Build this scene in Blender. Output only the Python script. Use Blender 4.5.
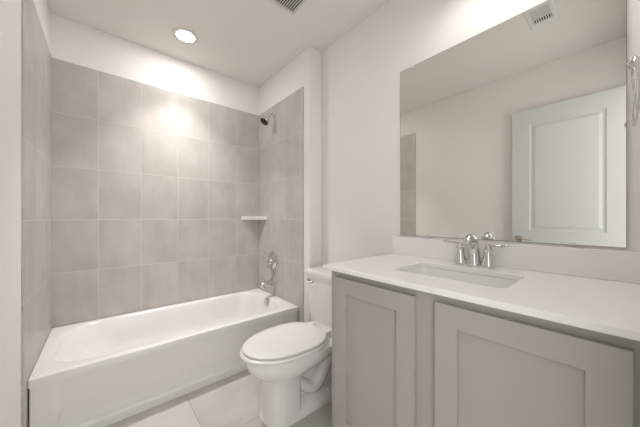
import bpy, bmesh, math, random
from mathutils import Vector, Matrix
random.seed(4)
S = bpy.context.scene
for o in list(bpy.data.objects): bpy.data.objects.remove(o)
COL = S.collection
PI = math.pi

# ---------------------------------------------------------------- camera, world, exposure
TH = 0.704
cam = bpy.data.cameras.new('camera'); camo = bpy.data.objects.new('camera', cam); COL.objects.link(camo)
camo.location = (0, 0, 1.10); camo.rotation_euler = (PI/2, 0, -TH)
cam.sensor_width = 36; cam.lens = 36*256.2/640; cam.shift_y = 4.3/640; cam.clip_start = .01
S.camera = camo
w = bpy.data.worlds.new('world'); S.world = w; w.use_nodes = True
w.node_tree.nodes['Background'].inputs[0].default_value = (1.0, .985, .97, 1)
w.node_tree.nodes['Background'].inputs[1].default_value = 1.2
S.view_settings.view_transform = 'Standard'; S.view_settings.look = 'None'
S.view_settings.gamma = 1; S.view_settings.use_curve_mapping = False
S.view_settings.exposure = 0.97
CAN_BEAM_W = 3.2    # watts of its downward beam
VANITY_W = 32.0      # emission of the vanity light's bulbs
CAN_W = 1.9        # watts of the recessed light above the tub

# ---------------------------------------------------------------- measures of the room
XL, XW, XM = -.261, 1.254, 1.388       # left wall tile face, shower wall tile face, mirror wall
YB, YF, YW, Y0 = 2.481, 1.752, 1.613, -.07   # back tile face, tub front, corner of shower wall, entry wall
ZC, ZR, ZT, ZK = 2.48, .358, 2.179, .878     # ceiling, tub rim, tile top, counter top

# ---------------------------------------------------------------- materials
def nodes(name):
    m = bpy.data.materials.new(name); m.use_nodes = True
    nt = m.node_tree; b = nt.nodes['Principled BSDF']
    return m, nt, b
def mat(name, col, rough=.5, metal=0, spec=.5, coat=0):
    m, nt, b = nodes(name)
    b.inputs['Base Color'].default_value = (*col, 1); b.inputs['Roughness'].default_value = rough
    b.inputs['Metallic'].default_value = metal; b.inputs['Specular IOR Level'].default_value = spec
    b.inputs['Coat Weight'].default_value = coat
    tc = nt.nodes.new('ShaderNodeTexCoord'); n = nt.nodes.new('ShaderNodeTexNoise')
    n.inputs['Scale'].default_value = 9; n.inputs['Detail'].default_value = 3
    nt.links.new(tc.outputs['Object'], n.inputs['Vector'])
    mr = nt.nodes.new('ShaderNodeMapRange'); mr.inputs[3].default_value = rough*.92; mr.inputs[4].default_value = min(1, rough*1.08)
    nt.links.new(n.outputs['Fac'], mr.inputs[0]); nt.links.new(mr.outputs[0], b.inputs['Roughness'])
    return m
def paint(name, col, bump=.12, scale=130):
    m, nt, b = nodes(name)
    b.inputs['Base Color'].default_value = (*col, 1); b.inputs['Roughness'].default_value = .75
    b.inputs['Specular IOR Level'].default_value = .25
    tc = nt.nodes.new('ShaderNodeTexCoord'); n = nt.nodes.new('ShaderNodeTexNoise')
    n.inputs['Scale'].default_value = scale; n.inputs['Detail'].default_value = 2
    bp = nt.nodes.new('ShaderNodeBump'); bp.inputs['Strength'].default_value = bump; bp.inputs['Distance'].default_value = .004
    nt.links.new(tc.outputs['Object'], n.inputs['Vector']); nt.links.new(n.outputs['Fac'], bp.inputs['Height'])
    nt.links.new(bp.outputs[0], b.inputs['Normal'])
    return m
def tile(name, axes, origin, w_, h_, c1, c2, grout, mortar=.0016, streak=(8, 1.8), rough=.42):
    """stacked tiles on the plane of the two given axes, cloudy concrete look"""
    m, nt, b = nodes(name); N, L = nt.nodes.new, nt.links.new
    tc = N('ShaderNodeTexCoord'); sp = N('ShaderNodeSeparateXYZ'); L(tc.outputs['Object'], sp.inputs[0])
    cb = N('ShaderNodeCombineXYZ')
    for i in (0, 1):
        a = N('ShaderNodeMath'); a.operation = 'SUBTRACT'; a.inputs[1].default_value = origin[i]
        L(sp.outputs[axes[i]], a.inputs[0]); L(a.outputs[0], cb.inputs[i])
    br = N('ShaderNodeTexBrick'); br.offset = 0; br.squash = 1
    L(cb.outputs[0], br.inputs['Vector'])
    br.inputs['Scale'].default_value = 1; br.inputs['Brick Width'].default_value = w_; br.inputs['Row Height'].default_value = h_
    br.inputs['Mortar Size'].default_value = mortar; br.inputs['Mortar Smooth'].default_value = .3
    br.inputs['Color1'].default_value = (0, 0, 0, 1); br.inputs['Color2'].default_value = (1, 1, 1, 1); br.inputs['Mortar'].default_value = (.5, .5, .5, 1)
    # a shift per tile breaks the clouds at every joint
    sh = N('ShaderNodeVectorMath'); sh.operation = 'MULTIPLY_ADD'; sh.inputs[1].default_value = (7, 5, 3)
    L(br.outputs['Color'], sh.inputs[0]); L(cb.outputs[0], sh.inputs[2])
    mp = N('ShaderNodeMapping'); mp.inputs['Scale'].default_value = (streak[0], streak[1], 1); L(sh.outputs[0], mp.inputs[0])
    n1 = N('ShaderNodeTexNoise'); n1.inputs['Scale'].default_value = 1; n1.inputs['Detail'].default_value = 6; n1.inputs['Roughness'].default_value = .65
    L(mp.outputs[0], n1.inputs['Vector'])
    n2 = N('ShaderNodeTexNoise'); n2.inputs['Scale'].default_value = 5; n2.inputs['Detail'].default_value = 4; L(sh.outputs[0], n2.inputs['Vector'])
    ad = N('ShaderNodeMath'); ad.operation = 'ADD'; L(n1.outputs['Fac'], ad.inputs[0]); L(n2.outputs['Fac'], ad.inputs[1])
    a3 = N('ShaderNodeMath'); a3.operation = 'MULTIPLY_ADD'; a3.inputs[1].default_value = .12
    L(br.outputs['Color'], a3.inputs[0]); L(ad.outputs[0], a3.inputs[2])
    mr = N('ShaderNodeMapRange'); mr.inputs[1].default_value = .80; mr.inputs[2].default_value = 1.33; L(a3.outputs[0], mr.inputs[0])
    mx = N('ShaderNodeMix'); mx.data_type = 'RGBA'; mx.inputs[6].default_value = (*c1, 1); mx.inputs[7].default_value = (*c2, 1)
    L(mr.outputs[0], mx.inputs[0])
    mg = N('ShaderNodeMix'); mg.data_type = 'RGBA'; mg.inputs[7].default_value = (*grout, 1)
    L(br.outputs['Fac'], mg.inputs[0]); L(mx.outputs[2], mg.inputs[6]); L(mg.outputs[2], b.inputs['Base Color'])
    b.inputs['Roughness'].default_value = rough
    bp = N('ShaderNodeBump'); bp.invert = True; bp.inputs['Strength'].default_value = .5; bp.inputs['Distance'].default_value = .002
    L(br.outputs['Fac'], bp.inputs['Height']); L(bp.outputs[0], b.inputs['Normal'])
    return m
def emit(name, col, s):
    m, nt, b = nodes(name); b.inputs['Emission Color'].default_value = (*col, 1); b.inputs['Emission Strength'].default_value = s
    b.inputs['Base Color'].default_value = (.9, .9, .9, 1)
    return m

M_WALL = paint('wall_paint', (.87, .842, .82))
M_CEIL = paint('ceiling_paint', (.83, .80, .77), .05)
TC1, TC2, TG = (.475, .445, .415), (.585, .555, .53), (.71, .68, .65)
M_TB = tile('tile_back', (0, 2), (-.022-.2585*3, ZR), .2585, .3642, TC1, TC2, TG)
M_TS = tile('tile_side', (1, 2), (YB-.2525*4, ZR), .2525, .3642, TC1, TC2, TG)
M_FL = tile('floor_tile', (0, 1), (.395-.457*6, 1.30-.457*6), .457, .457, (.50, .47, .44), (.60, .57, .54), (.36, .33, .30), .002, (3, 3), .35)
M_TUB = mat('tub_acrylic', (.82, .81, .80), .16, spec=.5)
M_PORC = mat('porcelain', (.84, .83, .81), .08, coat=.4)
M_SEAT = mat('seat_plastic', (.86, .85, .83), .22)
M_CHROME = mat('chrome', (.68, .68, .675), .045, 1)
M_NICKEL = mat('satin_nickel', (.50, .45, .39), .28, 1)
M_DARK = mat('dark_rubber', (.03, .03, .03), .5)
M_CAB = mat('cabinet_paint', (.43, .405, .385), .42)
M_QUARTZ = mat('quartz', (.90, .89, .875), .22)
M_SINK = mat('sink_china', (.90, .895, .885), .1, coat=.3)
M_MIR = mat('mirror_silver', (.80, .81, .775), .0, 1)
M_MIR.node_tree.nodes['Principled BSDF'].inputs['Roughness'].default_value = 0
for l in list(M_MIR.node_tree.links):
    if l.to_socket.name == 'Roughness': M_MIR.node_tree.links.remove(l)
M_EDGE = mat('mirror_edge', (.30, .28, .25), .3)
M_CLEAR = mat('clip_plastic', (.80, .80, .80), .15)
M_DOOR = mat('door_paint', (.65, .665, .66), .4)
M_WHITE = mat('white_enamel', (.74, .72, .69), .4)
M_VENTW = mat('register_white', (.80, .80, .78), .35)
M_BLACK = mat('duct_dark', (.035, .028, .02), .8)
M_STONE = mat('shelf_stone', (.72, .69, .65), .3)
M_BASEB = mat('baseboard_paint', (.78, .76, .73), .4)
M_LENS = emit('light_lens', (1, .97, .92), 14)
M_SHADE = emit('lit_bulb', (1, .955, .92), VANITY_W)

# ---------------------------------------------------------------- mesh helpers
def obj(name, bm, m, parent=None, smooth=False, bevel=0, seg=2, label=None):
    bmesh.ops.recalc_face_normals(bm, faces=bm.faces)
    me = bpy.data.meshes.new(name); bm.to_mesh(me); bm.free(); me.materials.append(m)
    o = bpy.data.objects.new(name, me); COL.objects.link(o)
    if smooth:
        for p in me.polygons: p.use_smooth = True
        try: me.set_sharp_from_angle(angle=math.radians(38))
        except Exception: pass
    if bevel:
        b = o.modifiers.new('bevel', 'BEVEL'); b.width = bevel; b.segments = seg; b.limit_method = 'ANGLE'
        b.angle_limit = math.radians(40)
    if parent: o.parent = parent
    if label: o['label'] = label
    return o
def thing(name, label, cat, loc=(0, 0, 0), group=None):
    o = bpy.data.objects.new(name, None); COL.objects.link(o); o.location = loc
    o['label'] = label; o['category'] = cat; o.empty_display_size = .1
    if group: o['group'] = group
    return o
def tag(o, label, cat, group=None):
    o['label'] = label; o['category'] = cat
    if group: o['group'] = group
    return o
def struct(o, label=None):
    o['kind'] = 'structure'
    if label: o['label'] = label
    return o
def box(bm, x0, x1, y0, y1, z0, z1):
    v = [bm.verts.new(p) for p in ((x0,y0,z0),(x1,y0,z0),(x1,y1,z0),(x0,y1,z0),(x0,y0,z1),(x1,y0,z1),(x1,y1,z1),(x0,y1,z1))]
    for f in ((0,3,2,1),(4,5,6,7),(0,1,5,4),(1,2,6,5),(2,3,7,6),(3,0,4,7)): bm.faces.new([v[i] for i in f])
    return bm
def B(*a): return box(bmesh.new(), *a)
def rrect(x0, x1, y0, y1, r, z, n=8, m=6):
    """rounded rectangle ring, the same point count whatever the radius"""
    r = min(r, (x1-x0)/2-1e-4, (y1-y0)/2-1e-4); pts = []
    cs = [((x1-r, y1-r), 0), ((x0+r, y1-r), 90), ((x0+r, y0+r), 180), ((x1-r, y0+r), 270)]
    for k, ((cx, cy), a0) in enumerate(cs):
        arc = [(cx+r*math.cos(math.radians(a0+90*i/n)), cy+r*math.sin(math.radians(a0+90*i/n))) for i in range(n+1)]
        pts += arc
        (nx, ny), na = cs[(k+1) % 4]
        q = (nx+r*math.cos(math.radians(na)), ny+r*math.sin(math.radians(na)))
        pts += [(arc[-1][0]+(q[0]-arc[-1][0])*i/m, arc[-1][1]+(q[1]-arc[-1][1])*i/m) for i in range(1, m)]
    return [Vector((x, y, z)) for x, y in pts]
def loft(bm, rings, cap0=False, cap1=False):
    R = [[bm.verts.new(p) for p in r] for r in rings]
    for a, b in zip(R, R[1:]):
        n = len(a)
        for i in range(n): bm.faces.new((a[i], a[(i+1) % n], b[(i+1) % n], b[i]))
    if cap0: bm.faces.new(R[0])
    if cap1: bm.faces.new(R[-1])
    return bm
def frame(d):
    d = Vector(d).normalized(); u = d.orthogonal().normalized(); return d, u, d.cross(u)
def lathe(bm, prof, o, axis, n=28):
    """prof: (radius, distance along the axis)"""
    d, u, v = frame(axis); o = Vector(o)
    return loft(bm, [[o+d*h+(u*math.cos(2*PI*i/n)+v*math.sin(2*PI*i/n))*max(r, 1e-4) for i in range(n)] for r, h in prof], True, True)
def tube(bm, pts, rad, n=14, flat=1.0, up=(0, 0, 1)):
    pts = [Vector(p) for p in pts]; rad = rad if hasattr(rad, '__len__') else [rad]*len(pts); rings = []
    for i, p in enumerate(pts):
        d = (pts[min(i+1, len(pts)-1)]-pts[max(i-1, 0)]).normalized()
        s = d.cross(Vector(up))
        s = s.normalized() if s.length > 1e-3 else Vector((1, 0, 0)); t = s.cross(d).normalized()
        rings.append([p+(s*math.cos(2*PI*k/n)+t*flat*math.sin(2*PI*k/n))*rad[i] for k in range(n)])
    return loft(bm, rings, True, True)
def bez(p0, p1, p2, p3, n=12):
    p0, p1, p2, p3 = map(Vector, (p0, p1, p2, p3))
    return [p0*(1-t)**3+p1*3*t*(1-t)**2+p2*3*t*t*(1-t)+p3*t**3 for t in (i/n for i in range(n+1))]

# ================================================================ the setting
T = .10
struct(obj('floor', B(XL-.11, XM+T, Y0-.12, YB+.11, -.08, 0), M_FL))
struct(obj('ceiling', B(XL-.11, XM+T, Y0-.12, YB+.11, ZC, ZC+.08), M_CEIL))
PL = .008                                          # the tile stands this far out of the plaster
struct(obj('wall_left', B(XL-PL-T, XL-PL, Y0-.12, YB+PL+T, 0, ZC), M_WALL))
struct(obj('wall_back', B(XL-PL, XM+T, YB+PL, YB+PL+T, 0, ZC), M_WALL))
struct(obj('wall_shower', B(XW+PL, XM, YW, YB+PL, 0, ZC), M_WALL, bevel=.004))
struct(obj('wall_mirror', B(XM, XM+T, Y0-.12, YB+PL, 0, ZC), M_WALL))
# entry wall: the doorway the room is seen from
bm = bmesh.new(); box(bm, .56, XM, Y0-.12, Y0, 0, ZC); box(bm, XL-PL, .56, Y0-.12, Y0, 2.11, ZC)
struct(obj('wall_entry', bm, M_WALL))
# tile fields
struct(obj('wall_tile_back', B(XL-PL, XW+PL, YB, YB+PL, ZR+.002, ZT), M_TB, bevel=.0015))
struct(obj('wall_tile_left', B(XL-PL, XL, 1.692, YB, 0, ZT), M_TS, bevel=.0015))
struct(obj('wall_tile_shower', B(XW, XW+PL, 1.692, YB, 0, ZT), M_TS, bevel=.0015))
# baseboards
def baseboard(name, x0, x1, y0, y1): struct(obj(name, B(x0, x1, y0, y1, 0, .083), M_BASEB, bevel=.003))
baseboard('baseboard_left', XL-PL, XL-PL+.012, Y0, 1.690)
baseboard('baseboard_mirror', XM-.012, XM, .93, YW)
baseboard('baseboard_shower', XW+PL+.004, XM-.012, YW-.012, YW)
# door jamb of the entry
bm = bmesh.new(); box(bm, .54, .56, Y0-.12, Y0, 0, 2.11); box(bm, XL-PL, .54, Y0-.12, Y0, 2.09, 2.11); box(bm, .54, .60, Y0, Y0+.012, 0, 2.15)
struct(obj('trim_1', bm, M_BASEB))

# open door leaf, standing against the left wall
def panel_face(bm, x, y0, y1, z0, z1, rects, s=1):
    """door skin in the plane x with sunk mouldings; rects: (ya, yb, za, zb)"""
    ys = sorted({y0, y1, *[r[0] for r in rects], *[r[1] for r in rects]}); zs = sorted({z0, z1, *[r[2] for r in rects], *[r[3] for r in rects]})
    def q(a, b, c, d): bm.faces.new([bm.verts.new(p) for p in (a, b, c, d)])
    for i in range(len(ys)-1):
        for j in range(len(zs)-1):
            ym, zm = (ys[i]+ys[i+1])/2, (zs[j]+zs[j+1])/2
            if any(r[0] < ym < r[1] and r[2] < zm < r[3] for r in rects): continue
            q((x, ys[i], zs[j]), (x, ys[i+1], zs[j]), (x, ys[i+1], zs[j+1]), (x, ys[i], zs[j+1]))
    for a, b, c, d in rects:
        steps = [(0, 0), (.006, -.009), (.014, -.011), (.022, -.010), (.040, -.002), (.044, -.0015)]
        rings = [[(x+s*h, a+k, c+k), (x+s*h, b-k, c+k), (x+s*h, b-k, d-k), (x+s*h, a+k, d-k)] for k, h in steps]
        loft(bm, [[Vector(p) for p in r] for r in rings], False, True)
DX = -.205
door = bpy.data.objects.new('door_1', None); COL.objects.link(door); struct(door, 'white two-panel door leaf standing open against the left wall')
bm = bmesh.new(); box(bm, DX-.034, DX-.012, -.066, .676, .012, 2.085)
box(bm, DX-.012, DX-.0001, -.066, -.062, .012, 2.085)
panel_face(bm, DX, -.066, .676, .012, 2.085, [(.075, .545, .985, 1.955), (.075, .545, .20, .80)])
for y in (-.066, .676): bm.faces.new([bm.verts.new(p) for p in ((DX-.034, y, .012), (DX, y, .012), (DX, y, 2.085), (DX-.034, y, 2.085))])
bm.faces.new([bm.verts.new(p) for p in ((DX-.034, -.066, 2.085), (DX, -.066, 2.085), (DX, .676, 2.085), (DX-.034, .676, 2.085))])
struct(obj('door_leaf', bm, M_DOOR, door))
bm = bmesh.new(); lathe(bm, [(.001, 0), (.030, 0), (.031, .004), (.026, .010), (.012, .013), (.010, .045), (.012, .05), (.001, .052)], (DX, .622, .904), (1, 0, 0))
hd = struct(obj('door_handle', bm, M_NICKEL, door, True, label='brown nickel door lever'))
bm = tube(bmesh.new(), bez((DX+.045, .627, .904), (DX+.052, .60, .915), (DX+.045, .56, .902), (DX+.050, .515, .892)), [.010, .0105, .0105, .010, .009, .0085, .008, .0078, .0076, .0074, .0072, .007, .005], flat=.7)
struct(obj('lever', bm, M_NICKEL, hd, True))
for z in (.25, 1.05, 1.85):
    struct(obj('hinge', lathe(bmesh.new(), [(.001, 0), (.006, 0), (.006, .09), (.001, .09)], (DX+.004, -.066, z-.045), (0, 0, 1), 12), M_NICKEL, door, True))

# ================================================================ bathtub
tub = thing('bathtub', 'white alcove bathtub below the grey tiled walls', 'bathtub', ((XL+XW)/2, YF, 0))
def child(name, bm, m, p, smooth=True, **k):
    o = obj(name, bm, m, None, smooth, **k)
    o.parent = p; o.matrix_parent_inverse = Matrix.Translation(p.location).inverted(); return o
def R(l, r, f, b, z, rad): return rrect(XL+l, XW-r, YF+f, YB-b, rad, z, 10, 10)
e = .0015
bm = loft(bmesh.new(), [R(e, e, .012, e, ZR-.045, .002), R(e, e, .0, e, ZR-.040, .003), R(e, e, 0, e, ZR-.010, .004), R(e, e, .002, e, ZR-.003, .005), R(e+.003, e+.003, .008, e, ZR, .006),
    R(.040, .058, .054, .040, ZR, .20), R(.048, .064, .060, .046, ZR-.002, .20), R(.062, .070, .068, .052, ZR-.010, .20), R(.080, .077, .074, .058, ZR-.028, .20),
    R(.105, .084, .080, .066, ZR-.06, .20), R(.155, .097, .092, .078, ZR-.12, .19), R(.205, .112, .106, .092, ZR-.18, .18),
    R(.25, .132, .126, .112, ZR-.23, .17), R(.30, .165, .16, .15, ZR-.265, .14), R(.36, .21, .19, .18, ZR-.275, .12)], False, True)
basin = child('basin', bm, M_TUB, tub)
# apron: gently sunk field between two flush ends, ledge along the bottom
bm = bmesh.new(); NX, NZ = 150, 60; a0, a1 = XL+.006, XW-.006; gz = ZR-.038
def apron_y(x, z):
    sl = .030*(gz-z)/gz
    l = XL+.080+sl; r = XW-.085-sl*.6
    kx = max(0, min(1, (x-l)/.008))*max(0, min(1, (r-x)/.008)); kz = max(0, min(1, (z-.052)/.006))
    return YF+.006+.018*kx*kz*min(1, max(0, (gz-z)/.22))
V = [[bm.verts.new((a0+(a1-a0)*i/NX, apron_y(a0+(a1-a0)*i/NX, gz*j/NZ), gz*j/NZ)) for j in range(NZ+1)] for i in range(NX+1)]
for i in range(NX):
    for j in range(NZ): bm.faces.new((V[i][j], V[i+1][j], V[i+1][j+1], V[i][j+1]))
for i in (0, NX):                                  # returns at both ends
    p = [bm.verts.new((V[i][j].co.x, YF+.05, V[i][j].co.z)) for j in (0, NZ)]
    bm.faces.new([V[i][j] for j in range(NZ+1)]+[p[1], p[0]])
child('apron', bm, M_TUB, tub)
child('overflow_plate', lathe(bmesh.new(), [(.001, 0), (.036, 0), (.037, .004), (.033, .009), (.012, .012), (.010, .008), (.001, .008)], (1.166, 2.150, .312), (-1, 0, .10)), M_CHROME, tub, label='round chrome overflow plate')
child('drain', lathe(bmesh.new(), [(.001, 0), (.035, 0), (.033, .004), (.018, .005), (.016, .012), (.001, .013)], (.96, 2.12, ZR-.275), (0, 0, 1)), M_CHROME, tub)

# ================================================================ shower fittings on the shower wall
YS = 2.150
t = thing('shower_fixture', 'chrome shower head on a bent arm high on the tiled wall', 'shower head', (XW, YS, 2.085))
child('flange', lathe(bmesh.new(), [(.001, 0), (.030, 0), (.030, .003), (.020, .012), (.011, .015), (.001, .016)], (XW, YS, 2.085), (-1, 0, 0)), M_CHROME, t)
P = bez((XW-.005, YS, 2.085), (XW-.030, YS, 2.096), (XW-.048, YS, 2.086), (XW-.064, YS-.006, 2.052))
child('shower_arm', tube(bmesh.new(), P, .0095, up=(0, 1, 0)), M_CHROME, t)
ax = Vector((-.62, -.03, -.78)).normalized(); o_ = Vector(P[-1])-ax*.006
child('spray_head', lathe(bmesh.new(), [(.001, 0), (.013, 0), (.016, .008), (.016, .020), (.012, .024), (.020, .032), (.034, .050), (.044, .072), (.046, .082), (.043, .086), (.001, .086)], o_, ax), M_CHROME, t)
child('nozzle_face', lathe(bmesh.new(), [(.001, 0), (.040, 0), (.038, .003), (.012, .004), (.010, .001), (.001, .001)], o_+ax*.0855, ax), M_DARK, t, label='dark rubber nozzle face')

YV = 2.168
t = thing('shower_valve', 'round chrome shower control with lever on the tiled wall', 'shower valve', (XW, YV, .682))
child('escutcheon', lathe(bmesh.new(), [(.001, 0), (.092, 0), (.094, .004), (.088, .010), (.070, .012), (.066, .017), (.045, .022), (.034, .026), (.001, .026)], (XW, YV, .682), (-1, 0, 0), 40), M_CHROME, t)
hub = child('handle_hub', lathe(bmesh.new(), [(.001, .024), (.036, .024), (.036, .034), (.031, .050), (.022, .056), (.001, .058)], (XW, YV, .682), (-1, 0, 0)), M_CHROME, t)
child('lever', tube(bmesh.new(), bez((XW-.048, YV, .682), (XW-.052, YV+.02, .667), (XW-.045, YV+.035, .647), (XW-.046, YV+.042, .617)), [.013, .013, .012, .011, .0105, .010, .0095, .009, .0085, .008, .008, .008, .005], flat=.7), M_CHROME, t)
YT = 2.150
t = thing('tub_spout', 'chrome tub filler spout above the rim of the bathtub', 'tub spout', (XW, YT, .487))
bm = bmesh.new()
prof = [(0, .036, .0), (.006, .037, 0), (.012, .031, 0), (.05, .029, -.001), (.09, .028, -.002), (.130, .027, -.004), (.143, .022, -.008), (.147, .008, -.012)]
rings = []
for d, r, dz in prof: rings.append([Vector((XW-d, YT+r*math.cos(2*PI*k/24), .487+dz+r*.95*math.sin(2*PI*k/24))) for k in range(24)])
loft(bm, rings, True, True)
child('spout_body', bm, M_CHROME, t)
child('outlet', lathe(bmesh.new(), [(.001, 0), (.015, 0), (.015, .010), (.001, .010)], (XW-.116, YT, .460), (0, 0, -1)), M_CHROME, t)
child('diverter_knob', lathe(bmesh.new(), [(.001, 0), (.004, 0), (.004, .012), (.009, .014), (.009, .022), (.001, .024)], (XW-.105, YT, .504), (0, 0, 1)), M_CHROME, t)

# corner shelf: quarter-ish triangle
bm = bmesh.new(); c = (XW-.0005, YB-.0005); n = 14
def shelf_pts(r):
    p = [(c[0], c[1])]
    a, b_ = Vector((c[0]-r, c[1])), Vector((c[0], c[1]-r)); mid = Vector(((a.x+b_.x)/2+.012, (a.y+b_.y)/2+.012))
    for i in range(n+1):
        u = i/n; q = a*(1-u)**2+mid*2*u*(1-u)+b_*u*u; p.append((q.x, q.y))
    return p
loft(bm, [[Vector((x, y, z)) for x, y in shelf_pts(r)] for r, z in ((.180, 1.078), (.186, 1.081), (.188, 1.106), (.186, 1.112), (.182, 1.114))], True, True)
tag(obj('corner_shelf', bm, M_STONE), 'small pale stone shelf in the tiled corner above the tub', 'shelf')

# recessed ceiling light
t = thing('recessed_light', 'lit round recessed light in the ceiling above the bathtub', 'ceiling light', (.480, 2.140, ZC))
child('trim_ring', lathe(bmesh.new(), [(.0585, 0), (.092, 0), (.092, .003), (.085, .006), (.062, .007), (.0585, .004)], (.480, 2.140, ZC), (0, 0, -1), 40), M_WHITE, t)
child('lens', lathe(bmesh.new(), [(.001, .0045), (.058, .0045), (.058, .0085), (.001, .0088)], (.480, 2.140, ZC), (0, 0, -1), 40), M_LENS, t)
L = bpy.data.lights.new('recessed_lamp', 'AREA'); L.shape = 'DISK'; L.size = .11; L.energy = CAN_W; L.color = (1, .97, .94)
lo = bpy.data.objects.new('recessed_lamp', L); COL.objects.link(lo); lo.location = (.480, 2.140, ZC-.012)
L = L.copy(); L.energy = CAN_BEAM_W; L.spread = math.radians(84)      # the downward beam of its reflector
lo = bpy.data.objects.new('recessed_lamp_beam', L); COL.objects.link(lo); lo.location = (.480, 2.140, ZC-.013)

# exhaust fan grille
FX0, FX1, FY0, FY1 = .720, .992, 1.172, 1.442
t = thing('exhaust_fan', 'square slatted exhaust fan cover in the ceiling', 'exhaust fan', ((FX0+FX1)/2, (FY0+FY1)/2, ZC))
bm = loft(bmesh.new(), [rrect(FX0, FX1, FY0, FY1, .004, ZC), rrect(FX0, FX1, FY0, FY1, .006, ZC-.006), rrect(FX0+.012, FX1-.012, FY0+.012, FY1-.012, .004, ZC-.012),
    rrect(FX0+.022, FX1-.022, FY0+.022, FY1-.022, .002, ZC-.012), rrect(FX0+.023, FX1-.023, FY0+.023, FY1-.023, .002, ZC-.002)])
child('grille_frame', bm, M_WHITE, t, False)
child('backing', B(FX0+.02, FX1-.02, FY0+.02, FY1-.02, ZC-.003, ZC-.0005), M_BLACK, t, False)
ns = 15
for i in range(ns):
    x = FX0+.023+(i+.5)*(FX1-FX0-.046)/ns+.002
    child('slat', B(x-.0026, x+.0026, FY0+.022, FY1-.022, ZC-.0115, ZC-.009), M_WHITE, t, False)

# supply register (seen only in the mirror)
GX0, GX1, GY0, GY1 = .365, .640, .278, .430
t = thing('air_register', 'white ceiling air register seen at the top of the mirror', 'air vent', ((GX0+GX1)/2, (GY0+GY1)/2, ZC))
bm = bmesh.new()
loft(bm, [rrect(GX0, GX1, GY0, GY1, .004, ZC), rrect(GX0, GX1, GY0, GY1, .004, ZC-.004), rrect(GX0+.008, GX1-.008, GY0+.008, GY1-.008, .004, ZC-.009), rrect(GX0+.060, GX1-.045, GY0+.026, GY1-.026, .002, ZC-.009), rrect(GX0+.060, GX1-.045, GY0+.026, GY1-.026, .002, ZC-.002)])
child('register_frame', bm, M_VENTW, t, False)
child('backing', B(GX0+.055, GX1-.04, GY0+.02, GY1-.02, ZC-.003, ZC-.0005), M_BLACK, t, False)
bar = B(GX0+.113, GX0+.121, GY0+.026, GY1-.026, ZC-.010, ZC-.003); child('divider', bar, M_VENTW, t, False)
for i in range(8):
    y = GY0+.026+(i+.5)*(GY1-GY0-.052)/8
    child('vane', B(GX0+.060, GX0+.113, y-.0028, y+.0028, ZC-.0095, ZC-.007), M_VENTW, t, False)
for i in range(9):
    x = GX0+.124+i*.0115; bm = bmesh.new()
    v = [bm.verts.new(p) for p in ((x, GY0+.026, ZC-.0095), (x+.005, GY0+.026, ZC-.003), (x+.005, GY1-.026, ZC-.003), (x, GY1-.026, ZC-.0095), (x+.001, GY0+.026, ZC-.0100), (x+.006, GY0+.026, ZC-.0035), (x+.006, GY1-.026, ZC-.0035), (x+.001, GY1-.026, ZC-.0100))]
    for f in ((0,3,2,1),(4,5,6,7),(0,1,5,4),(1,2,6,5),(2,3,7,6),(3,0,4,7)): bm.faces.new([v[k] for k in f])
    child('vane', bm, M_VENTW, t, False)

# ================================================================ toilet (d = distance from the wall, towards the room)
TY = 1.250
toilet = thing('toilet', 'white two-piece toilet with closed lid between bathtub and vanity', 'toilet', (XM-.45, TY, 0))
def zt(z): return z if z < .2 else z-.034*min(1, (z-.2)/.07)
def egg(d0, d1, hw, z, nf=2.1, nb=3.0, wide=.42, n=48):
    """outline from d0 (back) to d1 (front tip), widest at d0 + wide*(d1-d0)"""
    z = zt(z); d1 = d1-.010 if d1 > .75 else d1
    dc = d0+(d1-d0)*wide; out = []
    for i in range(n):
        a = 2*PI*i/n; c_, s_ = math.cos(a), math.sin(a); p = nf if c_ > 0 else nb
        A = (d1-dc) if c_ > 0 else (dc-d0)
        out.append(Vector((XM-(dc+A*math.copysign(abs(c_)**(2/p), c_)), TY+hw*math.copysign(abs(s_)**(2/p), s_), z)))
    return out
bm = loft(bmesh.new(), [
    egg(.53, .730, .117, 0, 2.5, 6, .5), egg(.53, .730, .117, .006, 2.5, 6, .5), egg(.535, .725, .115, .014, 2.5, 6, .5), egg(.54, .722, .113, .06, 2.4, 6, .5), egg(.54, .722, .110, .15, 2.4, 6, .5),
    egg(.535, .724, .112, .240, 2.3, 5, .5), egg(.51, .738, .119, .268, 2.2, 4, .5), egg(.44, .765, .134, .290, 2.1, 3, .5),
    egg(.35, .798, .151, .310, 2.1, 2.8, .48), egg(.25, .820, .165, .336, 2.1, 3, .46), egg(.16, .830, .174, .364, 2.1, 3.2, .46),
    egg(.12, .832, .177, .388, 2.1, 3.4, .46), egg(.12, .832, .177, .400, 2.1, 3.4, .46), egg(.13, .820, .168, .4065, 2.1, 3.4, .46)], True, True)
child('bowl', bm, M_PORC, toilet)
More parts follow.
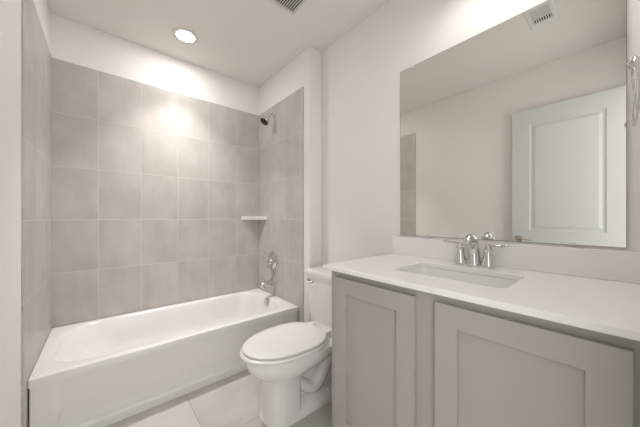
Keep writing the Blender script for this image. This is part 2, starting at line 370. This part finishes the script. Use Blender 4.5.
# foot with the recessed rear column and the trapway
bm = bmesh.new()
def foot(d0, d1, hw, z): z = zt(z); return [Vector((XM-p[0], TY+p[1], z)) for p in [(v.x, v.y) for v in rrect(d0, d1, -hw, hw, .03, 0, 6, 4)]]
loft(bm, [foot(.16, .60, .118, 0), foot(.16, .60, .118, .020), foot(.165, .60, .112, .036), foot(.17, .60, .100, .050), foot(.175, .60, .078, .062), foot(.18, .60, .050, .072)], True, True)
loft(bm, [foot(.20, .56, .050, .055), foot(.18, .56, .045, .15), foot(.16, .56, .048, .25), foot(.14, .54, .070, .33), foot(.13, .50, .10, .390)], True, True)
child('base', bm, M_PORC, toilet)
bm = bmesh.new()
for s in (-1, 1):
    P = bez((XM-.56, TY+s*.040, .20), (XM-.44, TY+s*.058, .05), (XM-.40, TY+s*.055, .08), (XM-.335, TY+s*.050, .19), 10)+bez((XM-.335, TY+s*.050, .19), (XM-.29, TY+s*.048, .27), (XM-.22, TY+s*.040, .24), (XM-.215, TY+s*.040, .06), 10)[1:]
    tube(bm, P, [.030+.012*math.sin(PI*i/20) for i in range(21)], 14, up=(0, 1, 0))
child('trapway', bm, M_PORC, toilet)
for s in (-1, 1):
    child('bolt_cap', lathe(bmesh.new(), [(.001, 0), (.014, 0), (.014, .006), (.012, .014), (.006, .018), (.001, .019)], (XM-.34, TY+s*.088, .052), (0, 0, 1), 18), M_PORC, toilet)
# seat ring and lid
bm = loft(bmesh.new(), [egg(.345, .842, .176, .407, 2.1, 2.6), egg(.340, .852, .184, .410, 2.1, 2.6), egg(.338, .857, .188, .417, 2.1, 2.6), egg(.342, .854, .186, .4245, 2.1, 2.6), egg(.35, .846, .180, .4275, 2.1, 2.6)], True, True)
child('seat', bm, M_SEAT, toilet)
bm = loft(bmesh.new(), [egg(.370, .815, .152, .4278, 2.1, 2.6), egg(.370, .815, .152, .4335, 2.1, 2.6), egg(.346, .843, .179, .4340, 2.1, 2.6), egg(.345, .845, .181, .438, 2.1, 2.6), egg(.348, .843, .179, .443, 2.1, 2.6), egg(.355, .834, .172, .446, 2.1, 2.6), egg(.40, .78, .13, .4485, 2.1, 2.6), egg(.50, .65, .05, .449, 2.1, 2.6)], True, True)
child('lid', bm, M_SEAT, toilet)
for s in (-1, 1):
    bm = loft(bmesh.new(), [[Vector((XM-p.x, TY+s*.075+p.y, z)) for p in rrect(.315+k, .362-k, -.022+k, .022-k, .008, 0, 5, 3)] for k, z in ((0, .374), (0, .402), (.003, .407))], True, True)
    child('hinge', bm, M_SEAT, toilet)
# tank
def trap(d0, d1, hw0, z, r=.03): return [Vector((XM-p.x, TY+p.y, z)) for p in rrect(d0, d1, -hw0, hw0, r, 0, 8, 6)]
bm = loft(bmesh.new(), [trap(.05, .215, .215, .348, .05), trap(.04, .236, .232, .360, .03), trap(.035, .242, .236, .43, .025), trap(.03, .250, .237, .60, .022), trap(.03, .256, .242, .690, .022)], True, True)
tank = child('tank', bm, M_PORC, toilet)
bm = loft(bmesh.new(), [trap(.03, .258, .244, .690, .022), trap(.022, .270, .256, .694, .022), trap(.020, .272, .258, .716, .022), trap(.024, .268, .254, .725, .022), trap(.036, .256, .242, .729, .022)], True, True)
child('tank_lid', bm, M_PORC, toilet)
lv = child('flush_lever', lathe(bmesh.new(), [(.001, 0), (.016, 0), (.016, .008), (.010, .014), (.001, .015)], (XM-.252, TY+.205, .655), (-1, 0, 0), 20), M_CHROME, toilet, label='chrome flush lever')
child('lever_arm', tube(bmesh.new(), bez((XM-.262, TY+.207, .655), (XM-.276, TY+.20, .655), (XM-.276, TY+.17, .650), (XM-.272, TY+.140, .645), 8), [.008, .008, .0075, .007, .007, .007, .0075, .008, .005]), M_CHROME, toilet)

# ================================================================ vanity
CX, CY1, CY0 = .838, .900, Y0+.0005
van = thing('vanity_cabinet', 'grey painted vanity cabinet with recessed-panel doors under the white counter', 'cabinet', ((CX+XM)/2, (CY0+CY1)/2, 0))
bm = bmesh.new()
box(bm, CX+.018, XM-.001, CY1-.016, CY1, 0, .857)            # left side
box(bm, CX+.018, XM-.001, CY0, CY0+.016, 0, .857)
box(bm, CX+.018, XM-.001, CY0+.016, CY1-.016, .10, .116)
box(bm, CX+.075, CX+.09, CY0+.016, CY1-.016, 0, .10)         # toe kick
child('carcass', bm, M_CAB, van, False)
bm = bmesh.new()                                             # face frame
ZB = .10
box(bm, CX, CX+.018, CY1-.040, CY1, 0, .857); box(bm, CX, CX+.018, CY0, CY0+.075, ZB, .857)
box(bm, CX, CX+.018, .395, .470, ZB+.04, .80); box(bm, CX, CX+.018, CY0+.075, CY1-.040, .80, .857); box(bm, CX, CX+.018, CY0+.075, CY1-.040, ZB, ZB+.04)
child('face_frame', bm, M_CAB, van, False)
def shaker(y0, y1, z0, z1, st=.069):
    x = .819
    def q(k, xx): return [Vector((xx, y0+k, z0+k)), Vector((xx, y1-k, z0+k)), Vector((xx, y1-k, z1-k)), Vector((xx, y0+k, z1-k))]
    c = .0012
    bm = loft(bmesh.new(), [q(st, x+.0185), q(c, x+.0185), q(0, x+.0185-c), q(0, x+c), q(c, x), q(st-c, x), q(st, x+c), q(st, x+.0185)])
    bmesh.ops.remove_doubles(bm, verts=bm.verts, dist=1e-6)
    d = child('door', bm, M_CAB, van, False)
    p = obj('panel', B(x+.0125, x+.0180, y0+st-.002, y1-st+.002, z0+st-.002, z1-st+.002), M_CAB)
    p.parent = d
    return d
shaker(.466, .862, .125, .828); shaker(-.016, .3925, .125, .828)

# countertop with an opening for the sink
SX0, SX1, SY0, SY1 = .955, 1.225, .236, .645
OX0, OX1, OY0, OY1 = .799, XM-.0005, CY0, .921
top = thing('countertop', 'white quartz countertop with sink cutout on the grey vanity', 'countertop', ((OX0+OX1)/2, (OY0+OY1)/2, .852))
def CR(k, z, r=.003): return rrect(OX0+k, OX1, OY0, OY1-k, r, z, 6, 6)
def SR(k, z, r): return rrect(SX0+k, SX1-k, SY0+k, SY1-k, r, z, 6, 6)
Z0c = .8580
bm = loft(bmesh.new(), [SR(-.001, Z0c, .026), CR(.002, Z0c), CR(0, Z0c+.002), CR(0, ZK-.002), CR(.002, ZK), SR(-.0015, ZK, .026), SR(0, ZK-.0015, .025), SR(0, Z0c, .025)])
child('slab', bm, M_QUARTZ, top)
tag(obj('backsplash', B(XM-.0195, XM-.0005, CY0, .921, ZK+.0002, .986), M_QUARTZ, bevel=.0015), 'low white quartz backsplash strip under the mirror', 'backsplash')
bm = loft(bmesh.new(), [SR(-.03, Z0c-.012, .03), SR(-.03, Z0c-.001, .03), SR(-.002, Z0c-.001, .026), SR(.001, Z0c-.004, .028), SR(.004, Z0c-.03, .03), SR(.008, Z0c-.07, .035), SR(.018, Z0c-.105, .04), SR(.045, Z0c-.125, .04), SR(.11, Z0c-.131, .02)], False, True)
sink = thing('sink', 'white rectangular undermount sink set into the counter', 'sink', ((SX0+SX1)/2, (SY0+SY1)/2, Z0c-.131))
child('sink_basin', bm, M_SINK, sink)
child('drain', lathe(bmesh.new(), [(.001, 0), (.028, 0), (.027, .003), (.018, .004), (.016, .010), (.001, .011)], ((SX0+SX1)/2+.03, (SY0+SY1)/2, Z0c-.131), (0, 0, 1)), M_CHROME, sink)

# faucet: spout between two bell-footed lever handles
FXX, FYY = 1.305, .441
fa = thing('faucet', 'chrome two-handle bathroom faucet behind the sink', 'faucet', (FXX, FYY, ZK))
bm = loft(bmesh.new(), [rrect(FXX-.028, FXX+.028, FYY-.078, FYY+.078, .026, z, 8, 4) if k == 0 else rrect(FXX-.028+k, FXX+.028-k, FYY-.078+k, FYY+.078-k, .026-k, z, 8, 4) for k, z in ((0, ZK), (0, ZK+.007), (.004, ZK+.011))], True, True)
child('deck_plate', bm, M_CHROME, fa)
def bell(y, h=.066, r=.031):
    return lathe(bmesh.new(), [(.001, 0), (r, 0), (r, .006), (r*.93, .010), (r*.80, .022), (r*.64, .040), (r*.52, h-.010), (r*.50, h-.004), (r*.60, h), (r*.60, h+.004), (r*.46, h+.010), (r*.38, h+.020), (r*.30, h+.026), (.001, h+.028)], (FXX, y, ZK+.009), (0, 0, 1))
P = [(FXX+.002, FYY, ZK+.008), (FXX+.002, FYY, ZK+.03), (FXX, FYY, ZK+.06)]+bez((FXX-.002, FYY, ZK+.080), (FXX-.005, FYY, ZK+.138), (FXX-.055, FYY, ZK+.150), (FXX-.088, FYY, ZK+.100), 14)
n_ = len(P)
bm = tube(bmesh.new(), P, [.033, .027, .024]+[.023-.007*i/(n_-4) for i in range(n_-3)], 18, up=(0, 1, 0))
child('spout', bm, M_CHROME, fa)
child('lift_rod', lathe(bmesh.new(), [(.001, 0), (.0025, 0), (.0025, .085), (.006, .088), (.006, .098), (.001, .101)], (FXX+.026, FYY, ZK+.008), (0, 0, 1), 12), M_CHROME, fa)
for s, ex in ((1, .012), (-1, -.022)):
    y = FYY+s*.058
    h = child('handle', bell(y), M_CHROME, fa)
    Q = bez((FXX, y-s*.004, ZK+.096), (FXX+ex*.4, y+s*.025, ZK+.104), (FXX+ex*.8, y+s*.05, ZK+.100), (FXX+ex, y+s*(.084+.004*s), ZK+.106), 10)
    lvo = obj('lever', tube(bmesh.new(), Q, [.009, .009, .0085, .008, .0078, .008, .0085, .0092, .0098, .0095, .005], flat=.7), M_CHROME, None, True)
    lvo.parent = h

# mirror
MY0, MY1, MZ0, MZ1 = -.012, .873, .995, 1.987
mi = thing('wall_mirror', 'large frameless rectangular mirror above the vanity backsplash', 'mirror', (XM, (MY0+MY1)/2, MZ0))
bm = B(XM-.0060, XM-.0055, MY0+.002, MY1-.002, MZ0+.002, MZ1-.002)
child('glass', bm, M_MIR, mi, False)
child('glass_edge', B(XM-.0055, XM-.0003, MY0, MY1, MZ0, MZ1), M_EDGE, mi, False, label='dark mirror edge')
for y, z, s in ((.790, MZ1, 1), (.09, MZ1, 1), (.700, MZ0, -1), (.125, MZ0, -1)):
    bm = bmesh.new(); box(bm, XM-.010, XM-.0068, y-.011, y+.011, z-s*.010 if s > 0 else z-.004, z+.004 if s > 0 else z+.010)
    box(bm, XM-.010, XM-.0003, y-.011, y+.011, z+.0005 if s > 0 else z-.004, z+.004 if s > 0 else z-.0005)
    child('mirror_clip', bm, M_CLEAR, mi, False, bevel=.001, label='clear plastic mirror clip')

# towel ring on the entry wall over the counter
RX, RZ, RYY = 1.045, 1.500, -.021
tr = thing('towel_ring', 'chrome towel ring on the wall right of the mirror', 'towel ring', (RX, Y0, RZ))
child('rosette', lathe(bmesh.new(), [(.001, 0), (.026, 0), (.026, .005), (.020, .010), (.011, .014), (.009, .038), (.013, .044), (.014, .056), (.008, .062), (.001, .063)], (RX, Y0+.0005, RZ), (0, 1, 0)), M_CHROME, tr)
bm = bmesh.new(); pts = rrect(-.072, .072, -.150, .0, .045, 0, 8, 6); pts.append(pts[0]); 
P = [Vector((RX+p.x, RYY+.004*math.sin(p.y*20), RZ+p.y-.002)) for p in pts]
child('ring', tube(bm, P, .0058, 10, up=(0, 1, 0)), M_CHROME, tr)

# vanity light above the mirror (just above the frame)
vl = thing('vanity_light', 'three-shade chrome vanity light on the wall above the mirror', 'wall light', (XM, .30, 2.32))
child('backplate', B(XM-.022, XM-.0005, .06, .52, 2.305, 2.365), M_CHROME, vl, False, bevel=.004)
for y in (.10, .29, .48):
    child('arm', tube(bmesh.new(), bez((XM-.02, y, 2.335), (XM-.07, y, 2.335), (XM-.165, y, 2.365), (XM-.165, y, 2.345), 8), .006, 10, up=(0, 1, 0)), M_CHROME, vl)
    ax = Vector((-.42, 0, -.91)).normalized(); o_ = Vector((XM-.165, y, 2.350))
    sh = child('lamp_shade', lathe(bmesh.new(), [(.001, 0), (.020, 0), (.036, .02), (.046, .045), (.051, .068), (.049, .069), (.043, .047), (.034, .024), (.001, .006)], o_, ax), M_WHITE, vl)
    b_ = obj('bulb', lathe(bmesh.new(), [(.001, .03), (.030, .034), (.040, .052), (.041, .062), (.034, .073), (.020, .079), (.001, .081)], o_, ax), M_SHADE, sh, True)
